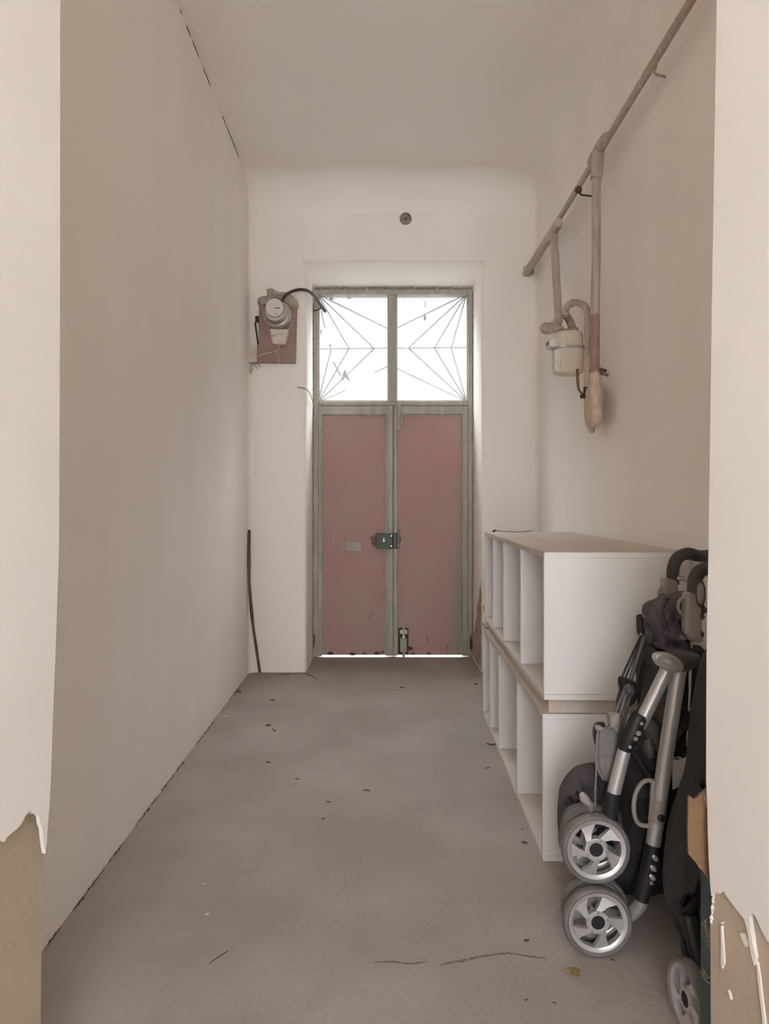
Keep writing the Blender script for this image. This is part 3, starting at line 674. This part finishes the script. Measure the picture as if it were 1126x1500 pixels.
# crumbled mortar heap on the far end of the lower unit
m = MB()
for i in range(16):
    r = random.uniform(.008, .022)
    m.lathe([(0, -r * .5), (r, -r * .2), (r * .8, r * .5), (0, r * .8)], (.592 + random.uniform(0, .05), 4.0 + random.uniform(-.07, .03), .515 + r * .4 + random.uniform(0, .012)), (random.uniform(-.4, .4), random.uniform(-.4, .4), 1), seg=6)
tag(m.build('rubble', MORTAR), 'crumbled mortar bits on the far end of the lower shelf unit', 'rubble', kind='stuff')

# ================================================================== GREY STROLLER
def wheel(parent, c, n, R, tyre_m, rim_m, spin=0., detailed=True, wid=.036):
    c = Vector(c); n = Vector(n).normalized(); X, Yv = frame_of(n)
    m = MB(); h = wid / 2
    pr = [(R * .84, -h * .7), (R * .9, -h), (R * .96, -h * .85), (R, -h * .3), (R, h * .3), (R * .96, h * .85), (R * .9, h), (R * .84, h * .7)]
    rings = []
    m.lathe(pr + [pr[0]], c, n, 48)
    for f in [f for f in m.b.faces if len(f.verts) > 4]: m.b.faces.remove(f)
    t = m.build('wheel', tyre_m, parent, smooth=40)
    m = MB()
    ro, ri, rh, hf = R * .86, R * .73, R * .33, h * .75
    def ann(r0, r1, z0, z1, z1i=None):
        z1i = z1 if z1i is None else z1i
        m.lathe([(r0, z0), (r0, z1), ((r0 + r1) / 2, (z1 + z1i) / 2 + .001), (r1, z1i), (r1, z0), (r0, z0)], c, n, 48)
    ann(ro, ri, -hf * .6, hf, hf * .75); ann(rh, R * .20, -hf * .6, hf * .9)
    for f in [f for f in m.b.faces if len(f.verts) > 4]: m.b.faces.remove(f)
    def P(r, a, z): a = math.radians(a); return c + X * math.cos(a) * r + Yv * math.sin(a) * r + n * z
    for k in range(5):
        a = spin + 72 * k
        inn = [(a - 20), (a + 10)]; outr = [(a - 47), (a - 20)]
        A0, A1 = P(rh * .95, inn[0], hf * .85), P(rh * .95, inn[1], hf * .85)
        mid0, mid1 = P(R * .52, a - 34, hf * .8), P(R * .52, a - 8, hf * .5)
        B0, B1 = P(ri * 1.03, outr[0], hf * .85), P(ri * 1.03, outr[1] + 8, hf * .5)
        top = [A0, mid0, B0, B1, mid1, A1]
        va = [m.b.verts.new(p) for p in top]; vb = [m.b.verts.new(p - n * hf * 1.1) for p in top]
        m.face([va[0], va[1], va[4], va[5]]); m.face([va[1], va[2], va[3], va[4]]); m.face([vb[i] for i in (5, 4, 1, 0)]); m.face([vb[i] for i in (4, 3, 2, 1)])
        for i in range(6): m.face([va[i], vb[i], vb[(i + 1) % 6], va[(i + 1) % 6]])
    m.build('rim', rim_m, t, smooth=35)
    if detailed:
        m = MB(); m.lathe([(R * .215, -hf), (R * .215, hf * .75), (R * .19, hf * .95), (0, hf * 1.0)], c, n, 28); m.build('hub_cap', BLACK, t, smooth=35)
        for k in range(5):
            m = MB(); m.lathe([(R * .045, 0), (R * .045, .003), (R * .025, .003), (R * .02, .001), (0, .001)], P(R * .29, spin + 72 * k, hf * .9), n, 10); m.build('bolt', STEEL, t, smooth=35)
    return t

sA = empty('folded_stroller', (.60, 1.9, 0), 'folded plum and grey baby stroller standing upright against the white shelves', 'stroller')
YA = 1.90
NW = Vector((-.02, -1, .03))
cu, cl = U(871.5, 1242, 1.89), U(874, 1349.5, 1.885)
cl.z = .0945
wheel(sA, cu, NW, .0945, TYRE, RIM, spin=66); wheel(sA, cl, NW, .0945, TYRE, RIM, spin=18)
wheel(sA, cu + Vector((.010, .062, -.004)), NW, .0945, TYRE, RIM, spin=60, detailed=False); wheel(sA, cl + Vector((.012, .062, .0)), NW, .0945, TYRE, RIM, spin=5, detailed=False)
for cc in (cu, cl):
    m = MB(); m.tube([cc, cc + Vector((.005, .10, 0))], .012, 12); m.build('axle', STEEL, sA, smooth=40)
def tubes(name, m_, segs, label=None):
    m = MB()
    for pts, r in segs: m.tube(pts, r, 18)
    o = m.build(name, m_, sA, smooth=45)
    if label: o['label'] = label
    return o
A = lambda x, y, d=0.: U(x, y, YA + d)
tubes('front_tube', SILVER, [([A(977, 980), A(957, 1021), A(936, 1063)], .0185)], 'upper silver front tube')
j1 = tubes('hinge', BLACK, [([A(938, 1046), A(936, 1050), A(915, 1095), A(913.5, 1099)], [.019, .0235, .0225, .018])])
tubes('front_tube', SILVER, [([A(916, 1092), A(907, 1127), A(898, 1164)], .0185)], 'lower silver front tube')
tubes('fork', BLACK, [([A(898, 1160), A(894, 1185), A(891, 1208, .01)], [.0215, .023, .022]), (spline([A(893, 1195, .03), A(885, 1215, .045), cu + Vector((0, .037, 0))], 6), [.02, .012])])
j2 = tubes('rear_tube', SILVER, [([A(994, 982), A(975, 1105), A(956, 1240)], .0205)], 'long silver rear tube')
m = MB(); d = (A(994, 982) - A(956, 1240)).normalized(); c0 = A(963.5, 1185); m.tube([c0 - d * .035, c0 + d * .03], .0222, 18); m.build('sleeve', MGREY, j2, smooth=45)
m = MB(); m.lathe([(.010, .016), (.010, .024), (.006, .026), (0, .026)], A(963, 1193), (0, -1, 0), 14); m.build('rivet', BLACK, j2, smooth=40)
j3 = tubes('lower_hinge', BLACK, [(spline([A(957, 1236), A(952, 1265), A(946, 1290), A(939, 1318)], 6), [.0245, .020])])
m = MB()
for x, y in ((954, 1250), (951.5, 1265), (950, 1278)):
    m = MB(); m.lathe([(.0105, 0), (.0105, .003), (.007, .005), (0, .005)], A(x, y) + Vector((0, -.0235, 0)), (0, -1, 0), 18, sx=.62, rot=.75); m.build('silver_oval', SILVER, j3, smooth=40)
m = MB(); m.lathe([(.005, 0), (.004, .004), (0, .005)], A(949, 1287) + Vector((0, -.022, 0)), (0, -1, 0), 10); m.build('rivet', SILVER, j3, smooth=40)
for x, y in ((935, 1056), (918, 1090)):
    m = MB(); m.lathe([(.005, 0), (.004, .004), (0, .005)], A(x, y) + Vector((0, -.0225, 0)), (0, -1, 0), 10); m.build('rivet', SILVER, j1, smooth=40)
for x, y, r in ((930, 1056 + 14, .007), (926, 1078, .006)):
    m = MB(); m.lathe([(r, 0), (r, .003), (r * .6, .003), (r * .6, .001), (0, .001)], A(x, y) + Vector((0, -.0225, 0)), (0, -1, 0), 12); m.build('bolt', STEEL, j1, smooth=40)
tubes('curved_tube', SILVER, [(spline([A(941, 1308), A(939, 1322), A(931, 1333, .01), A(920, 1341, .02), A(905, 1346, .035), cl + Vector((.02, .06, 0))], 6), .0175)])
# joint at the top where both tubes meet
m = MB()
m.puff([(962, 968), (966, 957), (985, 950), (1005, 951), (1020, 957), (1025, 963), (1018, 975), (1004, 985), (988, 984), (970, 978)], 1.925, .028, rings=8); jt = m.build('top_joint', DGREY, sA, smooth=50)
m = MB(); c0 = U(981, 971.5, 1.872); t_ = math.radians(24)
pl = [c0 + Vector((math.cos(t_) * math.cos(a) * .0425 - math.sin(t_) * math.sin(a) * .023, 0, -math.sin(t_) * math.cos(a) * .0425 - math.cos(t_) * math.sin(a) * .023)) for a in [2 * math.pi * i / 40 for i in range(40)]]
m.prism(pl, (0, .03, 0)); cp = m.build('oval_cap', SILVER, jt, bevel=.005, bseg=3)
m = MB(); m.lathe([(.012, 0), (.011, .002), (0, .003)], U(978.5, 969, 1.872), (0, -1, 0), 16, sx=1.1, sy=.5, rot=-.5); m.build('cap_badge', TAG, cp, smooth=40)
# carry handle
m = MB(); m.tube(spline([A(957, 1147), A(950, 1143), A(940, 1147), A(931, 1162), A(928, 1182), A(931, 1200), A(938, 1208), A(952, 1210)], 6), .0062, 12)
m.tube([A(957, 1142), A(953, 1212)], .008, 12); m.build('carry_handle', MGREY, sA, smooth=50)
# push handle
hp = spline([U(1018, 893, 1.95), U(1016.5, 866, 1.95), U(1018, 848, 1.95), U(1026, 836, 1.95), U(1040, 831, 1.955), Vector((.97, 1.99, 1.075)), Vector((1.02, 2.06, 1.085)), Vector((1.03, 2.13, 1.082)), U(1024, 814.5, 2.2), U(1006, 811, 2.2), U(992, 818, 2.2), U(985.5, 834, 2.2), U(985, 856, 2.2)], 8)
m = MB(); m.tube(hp, .0195, 18); m.build('push_handle', FOAM, sA, smooth=60)
def grip(x0, x1, y0, y1, Y, dep, name='grip_post'):
    m = MB()
    pl = [(x0, y0), (x0 + (x1 - x0) * .25, y0 - 1), (x0 + (x1 - x0) * .8, y0 + 2), (x1, y0 + 6), (x1 - 1, y1 - 8), (x0 + (x1 - x0) * .75, y1), (x0 + 4, y1 - 4), (x0 - 1, y1 - 14)]
    m.prism([U(a, b, Y - dep) for a, b in pl], (0, dep * 2, 0)); return m.build(name, MGREY, sA, bevel=.010, bseg=4)
g1 = grip(1006, 1030, 869, 943, 1.95, .021)
m = MB(); m.lathe([(.0105, 0), (.0115, .003), (.008, .006), (0, .007)], U(1020, 867, 1.95) + Vector((0, -.021, 0)), (0, -1, 0), 24, sy=2.9); b = m.build('button', MGREY, sA, smooth=50)
m = MB(); m.lathe([(.0142, 0), (.0142, .004), (.0125, .006), (.0115, .003)], U(1020, 868, 1.95) + Vector((0, -.022, 0)), (0, -1, 0), 24, sy=2.7); m.build('button_ring', DGREY, b, smooth=50)
m = MB(); m.lathe([(.0105, 0), (.009, .006), (.004, .006), (.004, .003), (0, .003)], U(1019, 934, 1.95) + Vector((0, -.021, 0)), (0, -1, 0), 18); m.build('pivot', MGREY, g1, smooth=50)
g2 = grip(974, 995, 848, 880, 2.2, .024)
m = MB(); m.tube(spline([U(993, 847, 2.18), U(1000, 848, 2.17), U(1007, 851, 2.16)]), [.010, .004], 10); m.build('tab', MGREY, g2, smooth=50)
for nm, cx, cy, Y, r in ((g1, 1003, 888, 1.945, .024), (g2, 973, 869, 2.195, .022)):
    m = MB(); cc = U(cx, cy, Y); m.tube([cc + Vector((math.cos(a) * r * .82, 0, math.sin(a) * r)) for a in [math.pi * .28 + math.pi * 1.44 * i / 24 for i in range(25)]], .0048, 10); m.build('strap_ring', MGREY, nm, smooth=50)
# folded fabric
m = MB(); m.puff([(948, 888), (955, 882), (966, 878), (980, 872), (994, 868), (1006, 866), (1012, 880), (1008, 905), (1008, 930), (1000, 952), (975, 952), (957, 948), (946, 935), (942, 920), (950, 912), (946, 900)], 2.06, .10, rings=14, fold=1.0, ff=16, seed=2)
sf = m.build('seat_fabric', PURP, sA, smooth=70)
for pts, r in (([(975, 872), (966, 884), (962, 895), (966, 912), (980, 928), (990, 940)], .022), ([(1004, 872), (990, 882), (978, 893), (980, 905), (1000, 908)], .02), ([(955, 886), (958, 905), (968, 925), (975, 945)], .02)):
    m = MB(); P = spline([U(a, b_, 1.985 + .02 * i / 4) for i, (a, b_) in enumerate(pts)], 6); m.tube(P, [r * (.5 + .5 * math.sin(math.pi * (i + 1) / (len(P) + 1))) for i in range(len(P))], 12); m.build('fabric_fold', PURP, sf, smooth=70)
m = MB(); m.puff([(944, 930), (965, 946), (1000, 945), (1030, 950), (1035, 1000), (1030, 1080), (1010, 1140), (990, 1210), (970, 1300), (930, 1312), (890, 1295), (888, 1240), (905, 1180), (915, 1120), (935, 1070), (955, 1010), (958, 975), (948, 960)], 2.09, .13, rings=12, fold=.7, ff=22, seed=5)
m.build('seat_back', BFAB, sA, smooth=70)
m = MB(); m.puff([(820, 1160), (829, 1142), (844, 1126), (860, 1120), (876, 1118), (892, 1126), (897, 1150), (895, 1190), (885, 1230), (860, 1262), (830, 1260), (819, 1232), (817, 1195)], 2.08, .075, rings=12, fold=.9, ff=18, seed=11)
m.build('basket', PURP, sA, smooth=70)
m = MB(); m.puff([(876, 1068), (884, 1065), (904, 1074), (903, 1100), (898, 1135), (893, 1145), (882, 1140), (875, 1125), (873, 1095)], 1.955, .016, rings=7)
pk = m.build('side_pocket', GFAB, sA, smooth=60)
m = MB(); m.tube(spline([U(876, 1069, 1.942), U(873.5, 1095, 1.942), U(875.5, 1125, 1.942), U(884, 1142, 1.942)]), .004, 8); m.tube([U(874, 1110, 1.93), U(872, 1150, 1.93), U(871, 1188, 1.93)], .003, 6); m.build('piping', GFAB, pk, smooth=60)
m = MB(); m.puff([(885, 1040), (893, 1043), (905, 1043), (908, 1052), (903, 1066), (892, 1066), (890, 1050)], 1.96, .02, rings=6); m.puff([(871, 1063), (880, 1063), (884, 1068), (872, 1069)], 1.95, .015, rings=4); m.build('bracket_plate', MGREY, sA, smooth=50)
m = MB(); m.puff([(870, 1066), (876, 1058), (884, 1058), (886, 1064), (878, 1066), (876, 1078), (875, 1098), (871, 1092), (869, 1078)], 1.99, .03, rings=5); m.build('recline_lever', BLACK, sA, smooth=50)
# folding rods to the small black canopy clip
m = MB(); m.puff([(932, 901), (940, 900), (941, 915), (944, 930), (934, 930), (932, 918)], 2.03, .014, rings=5, smooth=3); clp = m.build('canopy_clip', BLACK, sA, smooth=40)
m = MB(); m.lathe([(.005, 0), (.004, .003), (0, .004)], U(939, 929, 2.015), (0, -1, 0), 10); m.build('rivet', CHROME, clp, smooth=40)
m = MB()
for a, b_, r in (((940, 928), (907, 999), .0035), ((943, 932), (921, 1003), .007), ((945, 938), (932, 1000), .0035), ((941, 932), (913, 1000), .0025)):
    m = MB(); m.tube([U(*a, 2.03), U(*b_, 2.0)], r, 10); m.build('folding_rod', BLACK if r < .005 else DGREY, sA, smooth=50)
m = MB(); m.puff([(906, 990), (920, 994), (933, 1001), (936, 1012), (930, 1028), (912, 1042), (903, 1040), (902, 1030), (907, 1012), (905, 1000)], 1.99, .025, rings=6); m.build('rod_joint', BLACK, sA, smooth=50)
m = MB()
for a, b_, r in (((926, 1005), (893, 1145), .004), ((915, 1010), (888, 1075), .006), ((921, 1005), (899, 1110), .004), ((918, 1012), (905, 1055), .007)):
    m = MB(); m.tube([U(*a, 1.965), U(*b_, 1.955)], r, 10); m.build('folding_rod', DGREY, sA, smooth=50)
m = MB(); m.lathe([(.017, 0), (.017, .012), (.012, .016), (.009, .010), (0, .010)], U(920, 1010, 1.965), (0, -1, 0), 20, sx=.8); m.build('rod_pivot', DGREY, sA, smooth=40)
m = MB()
m.puff([(848, 1163), (853, 1160), (861, 1165), (867, 1176), (866, 1181), (858, 1180), (850, 1173)], 1.925, .010, rings=5); m.tube(spline([U(864, 1176, 1.93), U(865, 1186, 1.935), U(865, 1215, 1.94)]), [.009, .010], 10)
m.build('brake_pedal', MGREY, sA, smooth=50)
m = MB(); m.tube(spline([U(x, y, 1.965) for x, y in ((828, 1222), (826, 1205), (833, 1190), (848, 1183), (866, 1182), (890, 1186))]), .012, 10); m.puff([(862, 1186), (880, 1180), (893, 1183), (910, 1190), (912, 1225), (904, 1240), (880, 1215), (866, 1205)], 1.96, .028, rings=6)
m.build('mudguard', DGREY, sA, smooth=60)
m = MB(); m.tube([U(1011, 942, 1.97), U(1010, 1000, 1.97), U(1005, 1110, 1.97)], .0055, 10); m.build('slim_tube', CHROME, sA, smooth=50)
m = MB(); m.puff([(931, 1040), (948, 1045), (966, 1060), (972, 1080), (965, 1110), (955, 1095), (945, 1075)], 1.99, .02, rings=6); m.puff([(945, 1085), (954, 1082), (958, 1105), (950, 1112), (943, 1102)], 1.96, .015, rings=5); m.build('side_shield', DGREY, sA, smooth=50)
m = MB(); m.tube([U(927, 1098, 1.95), U(950, 1138, 1.95)], .011, 10); m.tube([U(931, 1098, 1.94), U(953, 1140, 1.94)], .0018, 6); m.build('cross_strut', BLACK, sA, smooth=50)
m = MB(); m.prism([U(x, y, 1.9) for x, y in ((985, 1110), (997, 1109), (997, 1112), (1010, 1108), (1008, 1135), (1003, 1140), (1004, 1148), (985, 1157))], (0, .003, 0)); m.build('care_tag', TAG, sA)
m = MB(); m.pbox(988, 1110.5, 995, 1113, 1.897, 1.9); m.build('tag_slot', DGREY, sA)
# wheels on the far side
for cz in (.297, .0945): wheel(sA, (.70, 2.2, cz), NW, .0925, TYRE, RIM, spin=cz * 100, detailed=False)
for cc in (cl, cu):
    m = MB(); m.tube([cc + Vector((.005, .1, 0)), Vector((.70, 2.18, cc.z))], .009, 10); m.build('axle', STEEL, sA, smooth=40)

# ================================================================== BLACK STROLLER, BOX
sB = empty('folded_stroller', (.78, 1.62, 0), 'folded black stroller half hidden behind the right wall end', 'stroller')
m = MB(); m.puff([(1036, 945), (1046, 960), (1085, 960), (1100, 1150), (1090, 1395), (1042, 1416), (1018, 1412), (1005, 1402), (999, 1378), (988, 1352), (977, 1330), (974, 1300), (977, 1255), (986, 1205), (1000, 1160), (1014, 1115), (1022, 1060), (1026, 1000)], 1.75, .075, rings=12, fold=.8, ff=25, seed=21)
m.build('canopy', BFAB, sB, smooth=70)
cB = U(1010, 1468, 1.60); cB.z = .0845
wB = wheel(sB, cB, (-1, -.04, .02), .0845, TYRE, RIM, spin=10)
m = MB(); m.tube([cB + Vector((.03, .0, 0)), cB + Vector((.03, .02, .08)), cB + Vector((.02, .06, .16))], [.014, .018, .02], 12); m.tube([cB + Vector((0, 0, 0)), cB + Vector((.035, 0, 0))], .009, 12); m.puff([(997, 1375), (1008, 1378), (1013, 1398), (1006, 1404), (999, 1398)], 1.66, .02, rings=5)
m.build('fork', BLACK, sB, smooth=50)
m = MB(); m.tube([cB + Vector((.02, .06, .16)), U(1062, 1250, 1.78), U(1065, 950, 1.8)], .012, 12); m.build('frame_tube', BLACK, sB, smooth=50)
wheel(sB, (cB.x + .25, 1.98, .0845), (-1, -.04, 0), .0845, TYRE, RIM, spin=40, detailed=False)
m = MB(); m.tube([cB + Vector((.25, .38, 0)), cB + Vector((.22, .25, .18)), U(1075, 1100, 1.80)], .012, 12); m.build('frame_tube', BLACK, sB, smooth=50)

bx = empty('cardboard_box', (.85, 1.48, 0), 'teal printed cardboard box with a torn brown flap by the right wall end', 'cardboard box')
m = MB(); x0 = U(1025, 1300, 1.498).x; m.box((x0, 1.45, 0), (x0 + .34, 1.498, .50)); m.build('box_body', TEAL, bx, bevel=.003)
m = MB(); m.prism([U(x, y, 1.442) for x, y in ((1008.5, 1168), (1011, 1166), (1015, 1171), (1020, 1169), (1031, 1159), (1041, 1151), (1056, 1155), (1056, 1310), (1042, 1300), (1038, 1287), (1034, 1284), (1030, 1277), (1024, 1272), (1020, 1264), (1015, 1260), (1013, 1256), (1008.5, 1252), (1007.5, 1215))], (0, .006, 0)); fl = m.build('torn_flap', CARD, bx)
m = MB(); m.prism([U(x, y, 1.436) for x, y in ((1030, 1168), (1036, 1160), (1044, 1158), (1044, 1195), (1037, 1186))], (0, .005, 0)); m.build('folded_corner', CARDL, fl)
m = MB()
for k, pts in enumerate((((1029, 1352), (1034, 1362), (1037, 1376), (1041, 1380)), ((1031, 1347), (1035, 1357), (1041, 1366)), ((1035, 1345), (1033, 1358), (1041, 1374)), ((1034, 1378), (1038, 1388), (1041, 1392)), ((1028, 1424), (1032, 1434), (1038, 1440), (1042, 1436)), ((1030, 1420), (1036, 1432), (1041, 1430)))):
    m = MB(); m.tube(spline([U(a, b_, (x0 - .0004) / ((a - VX) / FPX)) for a, b_ in pts], 5), .0009, 6); m.build('scribble', CARDL, bx)

# ================================================================== SMALL THINGS ON THE FLOOR
m = MB(); lf = [(820, 1424), (828, 1425), (834, 1421), (845, 1422), (851, 1427), (849, 1434), (841, 1435), (833, 1430), (826, 1427)]
P = [FL(a, b_) + Vector((0, 0, .004 + .008 * abs(math.sin(i * 1.3)))) for i, (a, b_) in enumerate(lf)]
c0 = sum(P, Vector()) / len(P) + Vector((0, 0, .003))
vt = [m.b.verts.new(p) for p in P]; vb = [m.b.verts.new(p - Vector((0, 0, .0015))) for p in P]; ct = m.b.verts.new(c0); cb_ = m.b.verts.new(c0 - Vector((0, 0, .0015)))
for i in range(len(P)):
    j = (i + 1) % len(P); m.face([vt[i], vt[j], ct]); m.face([vb[j], vb[i], cb_]); m.face([vt[i], vb[i], vb[j], vt[j]])
tag(m.build('dry_leaf', LEAF, smooth=60), 'curled brown dry leaf on the floor below the stroller wheel', 'leaf')

def crumb(px, py, L, W, m_, label, group, name='floor_crumb', ang=None):
    p = FL(px, py); m = MB(); a = random.uniform(0, 3.1) if ang is None else ang
    d = Vector((math.cos(a), math.sin(a), 0)); n_ = 5
    P = [p + d * (L * (i / (n_ - 1) - .5)) + Vector((0, 0, W * .75 + random.uniform(0, .002))) for i in range(n_)]
    W *= .8
    m.tube(P, [W * .5, W, W * random.uniform(.7, 1.2), W, W * .4], 7, flat=.7)
    tag(m.build(name, m_, smooth=60), label, 'crumb', group)
G1, G2 = 'dark crumbs scattered on the floor', 'pale plaster chips on the floor'
LD = 'tiny dark crumb of debris lying on the concrete floor'
LP = 'tiny pale plaster chip lying on the concrete floor'
for x, y, L, W in ((537, 1159.5, .030, .006), (481, 1176, .018, .005), (473, 1201, .014, .005), (393, 1118, .026, .005), (435, 1142, .022, .004), (393, 1064, .028, .009), (399, 1068, .010, .004), (402, 1071.5, .018, .006), (399, 1027, .028, .007),
                   (350, 1014.5, .026, .010), (589, 1008.5, .036, .007), (697, 1003, .03, .007), (771, 1380, .016, .005), (770, 1466, .010, .003), (812, 1471, .010, .003), (897, 1408, .010, .004), (768, 1236, .022, .006), (765, 1216, .010, .003), (714, 1126, .024, .004)):
    crumb(x, y, L, W, CRUMB, LD, G1, ang=random.uniform(-.5, .5))
for x, y, L, W in ((332, 1052, .030, .008), (375, 1046, .022, .006), (318, 1079, .014, .004), (302, 1148, .02, .004), (240, 1197, .014, .003), (300, 1296, .014, .003), (303, 1341, .016, .004)):
    crumb(x, y, L, W, PALEC, LP, G2, name='plaster_chip')
m = MB(); P = spline([FL(713, 1090) + Vector((0, 0, .004)), FL(719, 1092) + Vector((0, 0, .005)), FL(726, 1090.5) + Vector((0, 0, .004))]); m.tube(P, .0035, 8)
tag(m.build('twig', CRUMB, smooth=50), 'short thin dark twig on the floor at the foot of the lower shelf', 'twig')
